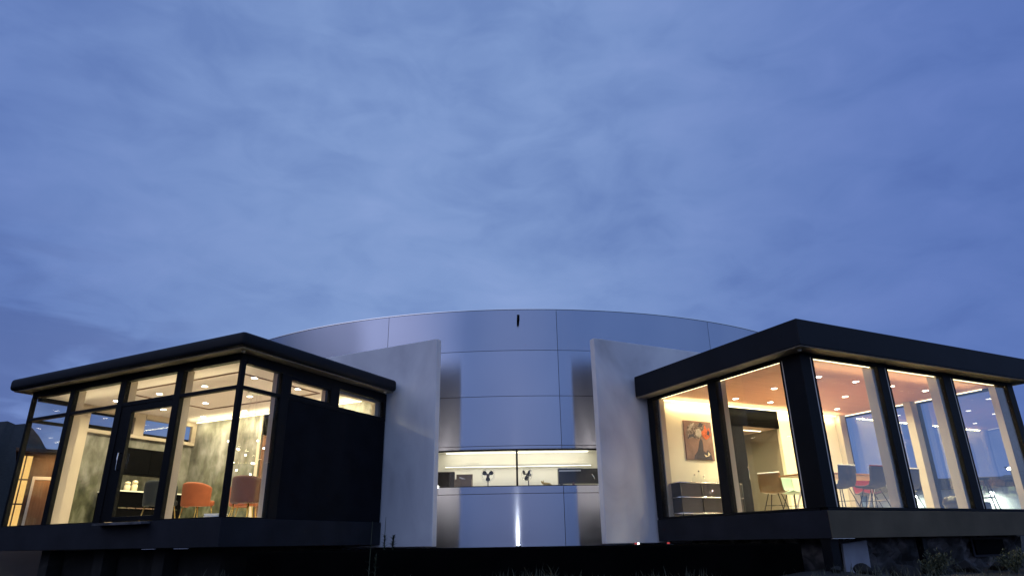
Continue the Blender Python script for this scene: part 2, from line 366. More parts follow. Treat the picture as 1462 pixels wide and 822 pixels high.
def downlight(M, spots, label, group, z, e):
    first = None
    for x, y in spots:
        if first is None:
            r = thing('downlight', label, 'ceiling light', M, (x, y, z), 0, group)
            MB().lathe([(.072, -.012), (.072, -.0005), (.057, -.0005), (.057, -.012)]).build('trim_ring', T['white'], r)
            MB().lathe([(.056, -.015), (.056, -.0005)]).build('lens', T['spot'], r)
            first = r
        else:
            r = copy_tree(first); r.matrix_world = M @ Matrix.Translation((x, y, z))
        area('downlight_lamp', M, (x, y, z - .02), (.09, .09), e, WARM, (0, 0, 0), 'DISK', math.radians(150))
downlight(ML, [(x, y) for y in (1.1, 2.25, 3.35) for x in (-.92, -2.3, -3.68, -5.1)],
          'small round recessed spotlight glowing in the pale ceiling of the left pavilion', 'spotlights in the left pavilion ceiling', 3.055, 29)
area('ceiling_fill_light', ML, (-W_ / 2, 3.6, 2.75), (5.4, .05), 42, (1, .87, .45), (PI - .5, 0, 0))  # added fill that brightens the ceiling; no fitting hangs here
area('ceiling_fill_light', ML, (-W_ / 2, .55, 2.75), (5.4, .05), 9, (1, .87, .45), (PI + .5, 0, 0))  # added front fill for the ceiling, without any visible source
area('cove_lamp', ML, (-W_ / 2, 3.78, 3.0), (5.4, .05), 22, (1, .87, .45), (math.radians(-15), 0, 0))

# ---- furniture of the left room
def tub_chair(label, m, M, x, y, rz, w=.6, h=.80, group='padded tub chairs in the left pavilion'):
    r = thing('tub_chair', label, 'chair', M, (x, y, FL + .014), rz, group)
    hw = w / 2
    B(-hw + .06, hw - .06, -.24, .24, .36, .47).build('seat', m, r, .04, True, seg=4)
    def back(u, v):
        t = (u - .5) * PI * 1.05
        rx, ry = hw, .30
        z = .34 + v * (h - .34) * (1 - .22 * abs(2 * u - 1) ** 3)
        fl = 1 + .06 * v
        return (rx * math.sin(t) * fl, -.02 - ry * math.cos(t) * fl + .04, z)
    MB().grid(back, 20, 6).build('backrest', m, r, .0, True, .07, 1)
    for sx in (-1, 1):
        for sy in (-1, 1):
            MB().tube([(sx * .2, sy * .17, .37), (sx * (hw - .06), sy * .24, 0)], .012, 8, .008).build('leg', T['brass'], r, smooth=True)
    return r
tub_chair('orange velvet tub chair with its back to the front glass of the left pavilion', T['orange'], ML, -3.2, 2.05, .0, .60, .82)
tub_chair('orange tub chair turned sideways, right behind the nearest orange one', T['orange'], ML, -2.55, 2.7, -.9, .56, .76)
tub_chair('russet velvet tub chair behind the right-hand glass of the left pavilion corner', T['rust'], ML, -1.62, 1.95, .0, .66, .86)
tub_chair('dark teal tub chair seen through the glass door', T['navy'], ML, -3.62, 1.5, .25, .6, .84)
# kitchen run on the end wall
k = thing('kitchen_counter', 'long black kitchen counter with pale worktop edge behind the glass door', 'counter', ML, (0, 0, FL + .014))
B(-W_ + .135, -W_ + .86, 1.7, 3.3, 0, .735).build('cabinet', T['gloss'], k, .004)
B(-W_ + .135, -W_ + .91, 1.68, 3.32, .7355, .76).build('worktop', T['white'], k, .003)
q = MB()
for i in range(7):
    q.box(-W_ + .862, -W_ + .875, 1.75 + i * .21, 1.93 + i * .21, .385, .41)
q.build('handle_rail', T['steel'], k)
u = thing('wall_cabinet', 'wide black gloss wall cabinet hung above the black counter', 'cabinet', ML, (0, 0, 0))
B(-W_ + .135, -W_ + .45, 1.85, 3.35, 1.62, 2.2).build('cabinet_body', T['gloss'], u, .004)
B(-W_ + .4505, -W_ + .46, 1.87, 2.59, 1.63, 2.19).build('cabinet_door', T['gloss'], u, .003)
B(-W_ + .4505, -W_ + .46, 2.60, 3.33, 1.63, 2.19).build('cabinet_door', T['gloss'], u, .003)
for yy, hh, lab in ((1.95, .20, 'shorter pale ceramic jar on the counter behind the door'), (2.12, .235, 'taller pale ceramic jar on the counter behind the door')):
    j = thing('ceramic_jar', lab, 'jar', ML, (-W_ + .75, yy, FL + .014 + .762), 0, 'ceramic jars on the black counter')
    MB().lathe([(.05, 0), (.062, .03), (.064, hh * .55), (.045, hh * .62), (.042, hh * .70)]).build('jar_body', T['porc'], j, smooth=True)
    MB().lathe([(.055, hh * .705), (.062, hh * .8), (.05, hh * .95), (.015, hh)]).build('lid', T['porc'], j, smooth=True)
bx_ = B(-.07, .07, -.12, .12, 0, .16).build('storage_box', T['olivewall'], None, .006)
solo(bx_, 'small yellow-green box at the right end of the black counter', 'box', ML, (-W_ + .72, 2.85, FL + .014 + .762))
# pendant cluster
pc = thing('pendant_cluster', 'cluster of tiny glowing glass globes hanging on thin wires in the left room', 'pendant lamp', ML, (-1.85, 2.0, 3.034))
MB().lathe([(.16, -.03), (.16, 0)], n=24).build('canopy', T['white'], pc)
for x, z in ((-2.43, 2.07), (-2.28, 2.01), (-2.18, 1.89), (-2.05, 1.88), (-1.93, 1.76), (-2.21, 1.63), (-2.0, 1.46), (-1.72, 1.37), (-1.5, 2.0), (-1.31, 1.98), (-1.32, 1.84), (-1.55, 1.56), (-1.31, 1.5), (-1.8, 1.6)):
    dy = random.uniform(-.12, .12); rx = x + 1.85
    w = MB().tube([(rx * .25, dy * .3, -.03), (rx, dy, z - 3.034 + .03)], .0015, 4).build('wire', T['steel'], pc)
    bm = MB(); bmesh.ops.create_icosphere(bm.bm, subdivisions=2, radius=.019, matrix=Matrix.Translation((rx, dy, z - 3.034)))
    bm.build('bulb', T['bulb'], w, smooth=True)
bk = thing('magazine_pile', 'untidy pile of white magazines on the floor by the corner glass', 'magazines', ML, (-.75, .5, FL + .014), .2)
for i in range(5):
    B(-.15, .15, -.11, .11, i * .018, i * .018 + .0165, Matrix.Rotation(random.uniform(-.4, .4), 4, 'Z')).build('magazine', T['white'], bk)

# ------------------------------------------------------------------ right pavilion
P = thing('glass_pavilion', 'right flat-roofed black glass pavilion with a salmon ceiling and dining table', 'pavilion', MR)
XW, YD = 6.2, 4.2
B(-.04, XW + .05, -.04, YD, 0, .415).build('plinth', T['plinth'], P, .008)
B(-.038, XW + .048, -.056, -.0405, .004, .41).build('plinth_lit_face', mat('grey_plinth_lit_tone', (.095, .078, .052), .8, 0, .25, 1.5, .1, 30, spec=.2), P, .004)  # overlay with light put into its colour, so this side reads brighter
B(.1, XW - .1, .06, YD - .1, .416, .45).build('floor', T['floor'], P)
B(.05, XW - .05, .05, YD - .1, 2.955, 2.967).build('ceiling', T['ceilR'], P)
o = B(-.33, XW + .33, -.33, YD, 2.985, 3.44).build('roof', T['roof'], P, .012, seg=2)
q = MB(); q.box(-.31, XW + .31, -.31, .03, 2.970, 2.984); q.box(-.31, .03, .03, YD, 2.970, 2.984); q.box(XW - .03, XW + .31, .03, YD, 2.970, 2.984)
q.build('soffit', T['soffit'], P)
MB().lathe([(.035, 0), (.03, -.025), (.012, -.03)], (-.14, -.14, 2.969), 14).build('soffit_spot', T['white'], P, smooth=True)
q = MB(); q.box(0, XW, -.03, .10, 2.925, 2.969); q.box(-.03, .10, .10, YD - .02, 2.925, 2.969); q.box(XW - .1, XW, .10, YD - .02, 2.925, 2.969)
q.build('head_beam', T['black'], P, .004)
q = MB(); q.box(0, XW, -.035, .10, .416, .452); q.box(-.03, .10, .10, YD - .02, .416, .452); q.box(XW - .1, XW, .10, YD - .02, .416, .452)
q.build('sill', T['black'], P, .004)
B(-.035, .21, -.037, .35, .453, 2.924).build('corner_post', T['black'], P, .006)
for a, b in ((1.95, 2.15), (3.85, 4.10)):
    B(a, b, -.036, .07, .453, 2.924).build('mullion', T['black'], P, .005)
B(XW - .2, XW + .005, -.036, .2, .453, 2.924).build('corner_post', T['black'], P, .005)
B(-.034, .12, 2.03, 2.25, .453, 2.924).build('mullion', T['black'], P, .005)
B(-.034, .12, 4.0, 4.19, .453, 2.924).build('mullion', T['black'], P, .005)
B(XW - .12, XW + .003, 1.98, 2.2, .453, 2.924).build('mullion', T['black'], P, .005)
B(XW - .12, XW + .003, 4.0, 4.19, .453, 2.924).build('mullion', T['black'], P, .005)
for a, b in ((.21, 1.95), (2.15, 3.85), (4.10, XW - .2)):
    f = MB().box(a + .05, a + .075, -.033, .03, .453, 2.924).box(a, b, -.02, .03, 2.90, 2.924).box(a, b, -.02, .03, .453, .465).box(a, a + .003, -.018, .028, .464, 2.901).build('window', T['black'], P, .003)
    B(a, b, .006, .018, .465, 2.90).build('pane', T['glass'], f)
    B(a + .004, a + .03, -.028, .005, .466, 2.899).build('lit_reveal_strip', T['lit_reveal'], f)  # pale strip drawn where the lit reveal would shine through the gap
for a, b in ((.35, 2.03), (2.25, 4.0)):
    f = MB().box(-.02, .03, a, b, 2.90, 2.924).box(-.02, .03, a, b, .453, .465)
    if a < 1: f.box(-.033, .03, a + .04, a + .06, .4655, 2.8995)
    f.box(-.018, .028, b - .004, b, .464, 2.901)
    f = f.build('window', T['black'], P, .003)
    B(.006, .018, a, b, .465, 2.90).build('pane', T['glassL'], f)
    if a < 1: B(-.028, .005, a + .004, a + .022, .466, 2.899).build('lit_reveal_strip', T['lit_reveal'], f)  # same painted bright gap on the side face
for a, b in ((.2, 1.98), (2.2, 4.0)):
    f = MB().box(XW - .03, XW + .002, a, b, 2.90, 2.924).box(XW - .03, XW + .002, a, b, .453, .465).box(XW - .028, XW, a, a + .01, .464, 2.901).build('window', T['black'], P, .003)
    B(XW - .018, XW - .006, a, b, .465, 2.90).build('pane', T['glass'], f)
for a, b in ((1.97, 2.13), (3.87, 4.08)):
    B(a, b, .102, .29, .452, 2.954).build('column_casing', T['taupe'], P, .006)
B(XW - .19, XW - .03, .202, .34, .452, 2.954).build('column_casing', T['taupe'], P, .006)
B(.122, .26, 2.05, 2.23, .452, 2.954).build('column_casing', T['taupe'], P, .006)
B(.122, .26, 3.97, 4.085, .452, 2.954).build('column_casing', T['taupe'], P, .006)
B(XW - .34, XW - .122, 2.0, 2.18, .452, 2.954).build('column_casing', T['taupe'], P, .006)
B(XW - .34, XW - .122, 3.93, 4.085, .452, 2.954).build('column_casing', T['taupe'], P, .006)
# back wall with the hall opening
q = MB(); q.box(.10, 2.25, 4.09, 4.18, .452, 2.954); q.box(3.84, XW - .1, 4.09, 4.18, .452, 2.954)
q.build('back_wall', T['wall'], P)
B(2.25, 3.84, 4.10, 4.16, 2.52, 2.954).build('transom_panel', T['gloss'], P)
dl = B(2.26, 2.66, 4.11, 4.15, .452, 2.519).build('inner_door', T['blackp'], P, .004)
MB().tube([(2.60, 4.09, 1.3), (2.60, 4.06, 1.3), (2.60, 4.06, 1.6), (2.60, 4.09, 1.6)], .008).build('handle', T['steel'], dl, smooth=True)
B(2.0, 4.2, 4.19, 7.3, 2.53, 2.58).build('hall_ceiling', T['pinkceil'], P)
B(2.0, 4.2, 7.2, 7.3, .452, 2.529).build('hall_wall', T['olivewall'], P)
B(2.2, 2.29, 4.19, 7.19, .452, 2.529).build('hall_wall', T['olivewall'], P)
B(3.845, 3.94, 4.19, 7.19, .452, 2.529).build('hall_wall', T['olivewall'], P)
B(2.3, 3.84, 4.19, 7.19, .40, .45).build('hall_floor', T['floor'], P)
B(3.0, 3.75, 4.6, 4.64, 2.515, 2.528).build('led_strip', T['leds'], P)
# led coves
B(.3, XW - .3, 4.02, 4.045, 2.925, 2.94).build('led_strip', T['leds'], P)
B(.3, XW - .3, 4.0, 4.089, 2.941, 2.9545).build('led_channel', T['white'], P)
B(.13, .15, .45, 3.9, 2.93, 2.945).build('led_strip', T['leds'], P)
B(.35, XW - .35, .13, .15, 2.93, 2.945).build('led_strip', T['leds'], P)
B(XW - .15, XW - .13, .5, 3.9, 2.93, 2.945).build('led_strip', T['leds'], P)
# foundation
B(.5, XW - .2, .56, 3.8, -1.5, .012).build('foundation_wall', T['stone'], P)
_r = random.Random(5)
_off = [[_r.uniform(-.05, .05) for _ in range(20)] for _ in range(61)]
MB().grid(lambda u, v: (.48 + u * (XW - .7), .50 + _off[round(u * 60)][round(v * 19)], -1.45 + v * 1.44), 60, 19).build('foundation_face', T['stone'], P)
B(-.03, .45, -.062, -.03, -.006, -.0005).build('light_gap_strip', T['white'], P)  # white strip standing in for light showing through the gap below the plinth
B(-.02, .16, .02, .2, -1.5, -.004).build('foundation_post', T['black'], P, .004)
B(2.33, 2.45, .1, .22, -1.5, -.004).build('foundation_post', T['black'], P, .004)
vt = B(4.3, 5.2, .40, .43, -.32, -.06).build('foundation_vent', T['gloss'], P)
B(4.25, 5.25, .432, .445, -.36, -.02).build('vent_frame', T['seam'], vt)
bd = B(-.30, .30, -.02, .02, -.75, .0).build('site_board', T['board'], None, .004)
solo(bd, 'pale board leaning against the stone footing under the right pavilion', 'board', MR @ Matrix.Translation((.92, .34, -.06)) @ Matrix.Rotation(-.08, 4, 'Y') @ Matrix.Rotation(.10, 4, 'X'))
downlight(MR, [(x, y) for y in (1.08, 2.2, 3.32) for x in (1.75, 2.82, 3.92, 5.04)],
          'small round recessed spotlight glowing in the salmon ceiling of the right pavilion', 'spotlights in the right pavilion ceiling', 2.954, 25)
downlight(MR, [(2.95, 5.0), (2.95, 6.0), (3.45, 6.3)], 'small recessed spotlight in the low dusky hall ceiling behind the right room', 'spotlights in the hall ceiling', 2.529, 6)
area('ceiling_fill_light', MR, (XW / 2, 3.85, 2.80), (5.4, .05), 38, (1, .87, .45), (PI - .5, 0, 0))  # added fill to lift the salmon ceiling, not a fitting of the room
area('ceiling_fill_light', MR, (XW / 2, .55, 2.70), (5.4, .05), 14, (1, .87, .45), (PI + .5, 0, 0))  # weaker added ceiling fill near the front glass
area('cove_lamp', MR, (XW / 2, 3.98, 2.92), (5.4, .05), 55, (1, .87, .45), (math.radians(-15), 0, 0))

# ---- furniture of the right room
FR = .4515
pa = thing('wall_picture', 'square abstract canvas of a dark bust under swirling hair and flame-red blooms', 'picture', MR, (1.22, 4.085, 2.1))
B(-.40, .40, -.03, 0, -.43, .43).build('canvas', T['pic'], pa, .004)
def blob(poly, y, m, nm): return MB().prism(poly, y, -.0301).build(nm, m, pa)
blob([(-.20, -.42), (-.17, -.33), (-.08, -.24), (-.04, -.15), (.0, -.02), (.05, .05), (.09, .0), (.10, -.12), (.09, -.22), (.16, -.27), (.22, -.20), (.30, -.28), (.33, -.42)], -.034, T['picd'], 'painted_bust')
blob([(-.34, .16 ), (-.30, .30), (-.18, .38), (-.02, .36), (.10, .40), (.18, .30), (.16, .18), (.06, .08), (-.04, .03), (-.16, .06), (-.30, .02)], -.0345, T['picg'], 'painted_hair')
blob([(.10, .10), (.06, .18), (.16, .24), (.20, .36), (.26, .24), (.33, .30), (.36, .12), (.28, .06), (.20, .02)], -.035, T['pico'], 'painted_bloom')
blob([(.10, -.30), (.20, -.34), (.28, -.30), (.22, -.24), (.25, -.33), (.14, -.36)], -.036, T['porc'], 'painted_collar')
blob([(-.10, .12), (-.06, .24), (.02, .27), (.09, .22), (.08, .12), (.02, .06)], -.0355, T['porc2'], 'painted_face')
blob([(-.30, .20), (-.22, .34), (-.08, .40), (-.12, .33), (-.22, .24)], -.0356, T['porc2'], 'painted_curl')
blob([(-.33, .02), (-.27, .12), (-.14, .14), (-.10, .04), (-.20, .08)], -.0357, T['picd'], 'painted_curl')
blob([(.00, .30), (.06, .40), (.16, .38), (.12, .30)], -.0358, T['picd'], 'painted_curl')
blob([(.24, .14), (.28, .25), (.33, .20), (.31, .12)], -.0359, T['picd'], 'painted_curl')
sb = thing('sideboard', 'graphite metal sideboard on chrome tubes under the square picture', 'sideboard', MR, (0, 0, FR))
x0, x1, y0, y1 = .22, 1.93, 3.66, 4.06
B(x0 + .012, x1 - .012, y0 + .03, y1 - .012, .09, .68).build('carcass', T['graph'], sb)
for i in range(3):
    a = x0 + .02 + i * .563
    B(a, a + .545, y0 + .01, y0 + .028, .415, .665).build('drawer', T['graph'], sb, .003)
    B(a, a + .545, y0 + .01, y0 + .028, .095, .375).build('door', T['graph'], sb, .003)
q = MB()
for z in (.08, .395, .69):
    q.tube([(x0, y0, z), (x1, y0, z)], .014); q.tube([(x0, y1, z), (x1, y1, z)], .014)
    q.tube([(x0, y0, z), (x0, y1, z)], .014); q.tube([(x1, y0, z), (x1, y1, z)], .014)
q.build('tube_frame', T['steel'], sb, smooth=True)
for i in range(4):
    a = x0 + i * .57
    MB().tube([(a, y0, 0), (a, y0, .69)], .009).build('upright', T['dsteel'], sb, smooth=True)
    MB().tube([(a, y1, 0), (a, y1, .69)], .009).build('upright', T['dsteel'], sb, smooth=True)
for i, (bx0, hh, rr, lab) in enumerate(((.80, .17, .05, 'squat clear glass decanter on the left of the sideboard'), (.93, .25, .038, 'slim clear glass bottle with dark stopper on the sideboard'), (1.05, .14, .05, 'round clear glass jar to the right of the slim bottle'))):
    b = thing('glass_bottle', lab, 'bottle', MR, (bx0, 3.86, FR + .705), 0, 'glassware on the sideboard')
    MB().lathe([(rr, 0), (rr * 1.05, hh * .1), (rr, hh * .55), (rr * .35, hh * .75), (rr * .35, hh * .93)]).build('bottle_body', T['glassL'], b, smooth=True)
    MB().lathe([(rr * .38, hh * .935), (rr * .5, hh * .97), (rr * .3, hh * 1.05)]).build('stopper', T['picd'] if i == 1 else T['steel'], b, smooth=True)
bo = B(-.15, .15, -.1, .1, 0, .03).build('white_book', T['white'], None, .003)
solo(bo, 'white book lying flat at the right end of the sideboard', 'book', MR, (1.5, 3.86, FR + .705), .1)
tb = thing('dining_table', 'oak-topped dining table with white trestle legs in the right pavilion', 'table', MR, (0, 0, FR))
TX0, TX1, TY0, TY1 = 1.75, 4.55, 1.55, 2.45
B(TX0, TX1, TY0, TY1, .715, .75).build('tabletop', T['wood'], tb, .006)
for x in (TX0 + .35, TX1 - .35):
    q = MB()
    for s in (-1, 1):
        q.tube([(x, 2.0 + s * .12, .714), (x - .12, 2.0 + s * .36, 0)], .018); q.tube([(x, 2.0 + s * .12, .714), (x + .12, 2.0 + s * .36, 0)], .018)
    q.tube([(x, 1.75, .28), (x, 2.25, .28)], .014)
    q.build('trestle', T['white'], tb, smooth=True)
def shell_chair(label, mo, mi, x, y, rz, edge=None):
    r = thing('shell_chair', label, 'chair', MR, (x, y, FR), rz, 'shell chairs around the dining table')
    prof = [(.23, .455), (.10, .43), (-.05, .42), (-.17, .45), (-.225, .56), (-.245, .70), (-.26, .83)]   # y, z front of seat to top of back
    def pt(u, v, off):
        t = v * (len(prof) - 1); i = min(int(t), len(prof) - 2); k = t - i
        y_ = prof[i][0] * (1 - k) + prof[i + 1][0] * k; z_ = prof[i][1] * (1 - k) + prof[i + 1][1] * k
        s = 2 * u - 1; w = .245 - .02 * abs(v - .5)
        cup = .05 * s * s
        tx, tz = prof[i + 1][0] - prof[i][0], prof[i + 1][1] - prof[i][1]; L = math.hypot(tx, tz)
        ny, nz = tz / L, -tx / L
        c = cup + off
        return (s * w, y_ + ny * c, z_ + nz * c)
    MB().grid(lambda u, v: pt(u, v, 0), 8, 18).build('seat_shell', mo, r, 0, True, .012)
    pad = MB().grid(lambda u, v: pt(.04 + u * .92, .03 + v * .95, .014), 8, 18).build('upholstery', mi, r, 0, True, .016)
    if edge: MB().tube([pt(.02 + .96 * i / 10, 1.0, .0) for i in range(11)], .014).build('top_piping', edge, r, smooth=True)
    for sx in (-1, 1):
        for sy in (-1, 1):
            MB().tube([(sx * .10, sy * .10, .43), (sx * .22, sy * .21, 0)], .009).build('leg', T['dsteel'], r, smooth=True)
    MB().tube([(-.17, .16, .2), (.17, -.16, .2)], .005).tube([(.17, .16, .2), (-.17, -.16, .2)], .005).build('cross_wire', T['dsteel'], r)
    return r
shell_chair('walnut shell chair with mint seat at the far left corner of the table', T['olive'], T['mint'], 1.98, 2.82, -1.15, T['white'])
shell_chair('mint shell chair on the far side of the table, right of the walnut one', T['mint'], T['mint'], 2.62, 2.9, PI)
shell_chair('slate chair with white top edge, left one backing the front glass', T['slate'], T['slate'], 2.1, 1.32, 0, T['white'])
shell_chair('slate chair with crimson lining and its back to the front glass', T['slate'], T['red'], 2.84, 1.22, 0, T['red'])
shell_chair('crimson-edged dark chair at the far right corner of the table', T['slate'], T['red'], 4.75, 2.72, PI - .5, T['red'])
shell_chair('slate chair with white top edge half hidden behind the middle window post', T['slate'], T['slate'], 4.05, 1.35, 0, T['white'])
st = thing('bar_stool', 'thin black wire bar stool by the far right glass of the right pavilion', 'stool', MR, (5.6, .75, FR), .3)
MB().lathe([(.15, .62), (.165, .635), (.15, .655)], n=20).build('seat', T['black'], st, smooth=True)
for sx in (-1, 1):
    for sy in (-1, 1):
        MB().tube([(sx * .09, sy * .09, .63), (sx * .19, sy * .19, 0)], .012).build('leg', T['black'], st, smooth=True)
MB().tube([(-.15, -.15, .27), (.15, -.15, .27), (.15, .15, .27), (-.15, .15, .27), (-.15, -.15, .27)], .009).build('foot_rail', T['black'], st, smooth=True)
pf = MB().lathe([(.10, 0), (.22, .03), (.27, .14), (.24, .24), (.12, .29), (.02, .29)], n=24).build('floor_pouf', T['ovenb'], None, smooth=True)
solo(pf, 'dark rounded floor pouf beside the second window post of the right pavilion', 'pouf', MR, (4.35, .55, FR))
lb = B(-.28, .28, -.15, .15, 0, .17).build('low_box', T['ovenb'], None, .01)
solo(lb, 'low black box on the floor between the pouf and the bar stool', 'box', MR, (4.95, .6, FR))

# ------------------------------------------------------------------ concrete fins
for M, xa, xb, y0, lab in ((ML, -2.6, 1.30, 4.0, 'tall pale concrete fin wall rising beside the left pavilion'), (MR, -1.29, 2.05, 4.25, 'tall pale concrete fin wall rising beside the right pavilion')):
    o = B(xa, xb, y0 + .03, y0 + .20, -.03, 4.26).build('fin_wall', T['fin'], None, .012)
    solo(o, lab, 'wall', M, group='concrete fin walls')

# ------------------------------------------------------------------ curved building
DC = 15.3; RC = 11.40; CY = DC + RC
Mc = Matrix.Translation((0, CY, EYE))
CB = thing('curved_building', 'round building clad in pale brushed metal panels with a lit ribbon window', 'building', Mc)
def arc(a, r=RC): a = math.radians(a); return (r * math.sin(a), -r * math.cos(a))
def panel(a0, a1, z0, z1, nm='cladding_panel', m=None, r=RC, th=.03, gap=.011):
    g = math.degrees(gap / r) / 2; a0 += g; a1 -= g; z0 += gap / 2; z1 -= gap / 2
    n = max(2, int(abs(a1 - a0) / .8)); mb = MB(); rows = []
    for i in range(n + 1):
        a = a0 + (a1 - a0) * i / n; (x, y), (xi, yi) = arc(a, r), arc(a, r - th)
        rows.append([mb.bm.verts.new(v) for v in ((x, y, z0), (x, y, z1), (xi, yi, z1), (xi, yi, z0))])
    for A, Bq in zip(rows, rows[1:]):
        for j in range(4): mb.bm.faces.new((A[j], A[(j + 1) % 4], Bq[(j + 1) % 4], Bq[j]))
    mb.bm.faces.new(rows[0][::-1]); mb.bm.faces.new(rows[-1])
    return mb, nm, (m or T['clad'])
def pan(*a, **k):
    mb, nm, m = panel(*a, **k)
    o = mb.build(nm, m, CB)
    for p in o.data.polygons:
        if abs(p.normal.z) < .5 and p.area > .001: p.use_smooth = True
    es = o.modifiers.new('edge', 'EDGE_SPLIT'); es.split_angle = math.radians(30)
    return o
A0, STEP = 5.4, 21.15
seams = [A0 + STEP * k for k in range(-9, 9)]
WL, WR = -9.9, 10.6
ZS = [-.078, 1.035, 2.075, 3.21, 4.31, 5.34]
for a, b in zip(seams, seams[1:]): pan(a, b, ZS[4], ZS[5])
for k in (1, 2, 3, 0):
    for a, b in ((-21, A0), (A0, 24)):
        if k == 1:
            pan(a, b, 1.035, 1.195); pan(a, b, 2.0, 2.075)
            if a < 0: pan(a, WL, 1.195, 2.0)
            else: pan(WR, b, 1.195, 2.0)
        else: pan(a, b, ZS[k], ZS[k + 1])
for a, b in ((62, 90), (90, 120), (120, 150), (150, 180), (180, 210), (210, 240), (240, 270), (270, 298)):
    pan(a, b, -.078, 4.31)
# dark backing so that the joints read dark
for a, b, z0, z1 in ((-21, 24, -.07, 1.19), (-21, 24, 2.005, 4.32), (-21, WL - .05, 1.19, 2.005), (WR + .05, 24, 1.19, 2.005), (A0 - 180, A0 + 180, 4.30, 5.32)):
    pan(a, b, z0, z1, nm='backing_wall', m=T['seam'], r=RC - .034, th=.05, gap=0)
MB().lathe([(RC - .04, 5.17), (RC - .04, 5.29)], n=180).build('roof', T['roof'], CB)
pan(A0 - 180, A0 + 179.99, 5.343, 5.36, nm='coping', m=T['steel'], r=RC + .015, th=.09, gap=0)
# ribbon window
fr = pan(WL, WR, 1.97, 1.999, nm='window', m=T['black'], r=RC - .02, th=.07, gap=0)
def sub(o, par): o.parent = par; return o
sub(pan(WL, WR, 1.196, 1.208, nm='frame_sill', m=T['black'], r=RC - .01, th=.08, gap=0), fr)
sub(pan(.12, .34, 1.209, 1.969, nm='mullion', m=T['black'], r=RC - .01, th=.06, gap=0), fr)
sub(pan(WL, .12, 1.209, 1.969, nm='pane', m=T['glassL'], r=RC - .03, th=.012, gap=0), fr)
sub(pan(.34, WR, 1.209, 1.969, nm='pane', m=T['glassL'], r=RC - .03, th=.012, gap=0), fr)
# kitchen room behind the window (coordinates relative to the centre of the drum)
def K(x0, x1, y0, y1, z0, z1): return B(x0, x1, y0 - CY, y1 - CY, z0, z1)
K(-1.98, 2.09, 16.75, 16.83, .65, 2.105).build('kitchen_back_wall', T['white'], CB)
K(-2.05, -1.98, 15.5, 16.83, .65, 2.105).build('kitchen_side_wall', T['white'], CB)
K(2.09, 2.16, 15.53, 16.83, .65, 2.105).build('kitchen_side_wall', T['white'], CB)
K(-2.05, 2.16, 15.5, 16.83, 2.106, 2.15).build('kitchen_ceiling', T['white'], CB)
K(-1.98, 2.09, 15.47, 16.75, 1.14, 1.185).build('worktop', T['white'], CB, .004)
K(-1.98, 2.09, 16.67, 16.749, 1.186, 1.405).build('upstand', T['white'], CB, .004)
K(-1.7, 1.86, 16.48, 16.749, 1.75, 1.795).build('shelf', T['white'], CB, .004)
K(-1.68, 1.80, 16.62, 16.65, 2.08, 2.095).build('led_strip', T['ledk'], CB)
K(-1.68, 1.84, 16.485, 16.50, 1.739, 1.749).build('led_strip', T['ledk'], CB)
area('kitchen_lamp', M0, (.05, 16.4, 2.07), (3.6, .06), 8, (1, .90, .68), (math.radians(12), 0, 0))
area('shelf_lamp', M0, (.05, 16.56, 1.735), (3.4, .05), 5, (1, .90, .68))
area('kitchen_lamp', M0, (.05, 15.75, 2.08), (3.6, .06), 5, (1, .90, .68))
fx = MB().tube([(.14, DC - CY - .10, 5.16), (.135, DC - CY - .12, 5.05), (.13, DC - CY - .07, 4.94)], .035, 10, .028)
fx.box(.11, .17, DC - CY - .08, DC - CY + .02, 5.06, 5.15)
fx.build('wall_fitting', T['gloss'], CB, smooth=False)
# things on the kitchen worktop
KZ = 1.1855
def fan(label, x, y, turn, rz):
    r = thing('desk_fan', label, 'fan', M0, (x, y, KZ), rz, 'desk fans on the kitchen worktop')
    MB().lathe([(.075, 0), (.075, .012), (.02, .03)], n=20).build('base', T['ovenb'], r, smooth=True)
    MB().tube([(0, .02, .02), (0, .02, .24)], .012).build('stem', T['ovenb'], r, smooth=True)
    c = Vector((0, -.03, .28))
    MB().tube([(0, .08, .28), (0, -.02, .28)], .04, 14, .035).build('motor', T['ovenb'], r, smooth=True)
    q = MB()
    for k in range(3):
        q.ring(c + Vector((0, (-.035, 0, .035)[k], 0)), (0, 1, 0), (.13, .158, .13)[k], .0028)
    for k in range(18):
        a = 2 * PI * k / 18; d = Vector((math.cos(a), 0, math.sin(a)))
        q.tube([c + d * .03 + Vector((0, -.045, 0)), c + d * .11 + Vector((0, -.04, 0)), c + d * .158], .0014, 4)
    q.build('cage', T['steel'], r)
    for k in range(3):
        a0 = turn + 2 * PI * k / 3
        def bl(u, v):
            rr = .02 + .118 * u; aa = a0 + (v - .5) * (1.15 * math.sin(PI * min(1, .25 + u * .62)))
            return (c.x + rr * math.cos(aa), c.y - .012 + .03 * (v - .5), c.z + rr * math.sin(aa))
        MB().grid(bl, 7, 6).build('blade', T['gloss'], r, 0, True, .004)
    return r
fan('black-bladed desk fan facing the glass, left of the window bar', -.62, 15.63, -PI / 2, 0)
fan('black-bladed desk fan turned a little sideways, right of the window bar', .29, 15.63, .5, -.75)
mo = thing('microwave_oven', 'black microwave oven at the left end of the kitchen worktop', 'microwave', M0, (-1.61, 15.78, KZ), .05)
B(-.24, .22, -.17, .17, .012, .37).build('oven_body', T['ovenb'], mo, .008)
B(-.225, .10, -.178, -.1705, .03, .35).build('oven_door', T['gloss'], mo, .003)
MB().tube([(.13, -.172, .07), (.13, -.195, .08), (.13, -.195, .31), (.13, -.172, .32)], .007).build('handle', T['dsteel'], mo, smooth=True)
cb = thing('cardboard_box', 'open brown cardboard box next to the black microwave', 'box', M0, (-1.18, 15.72, KZ), -.06)
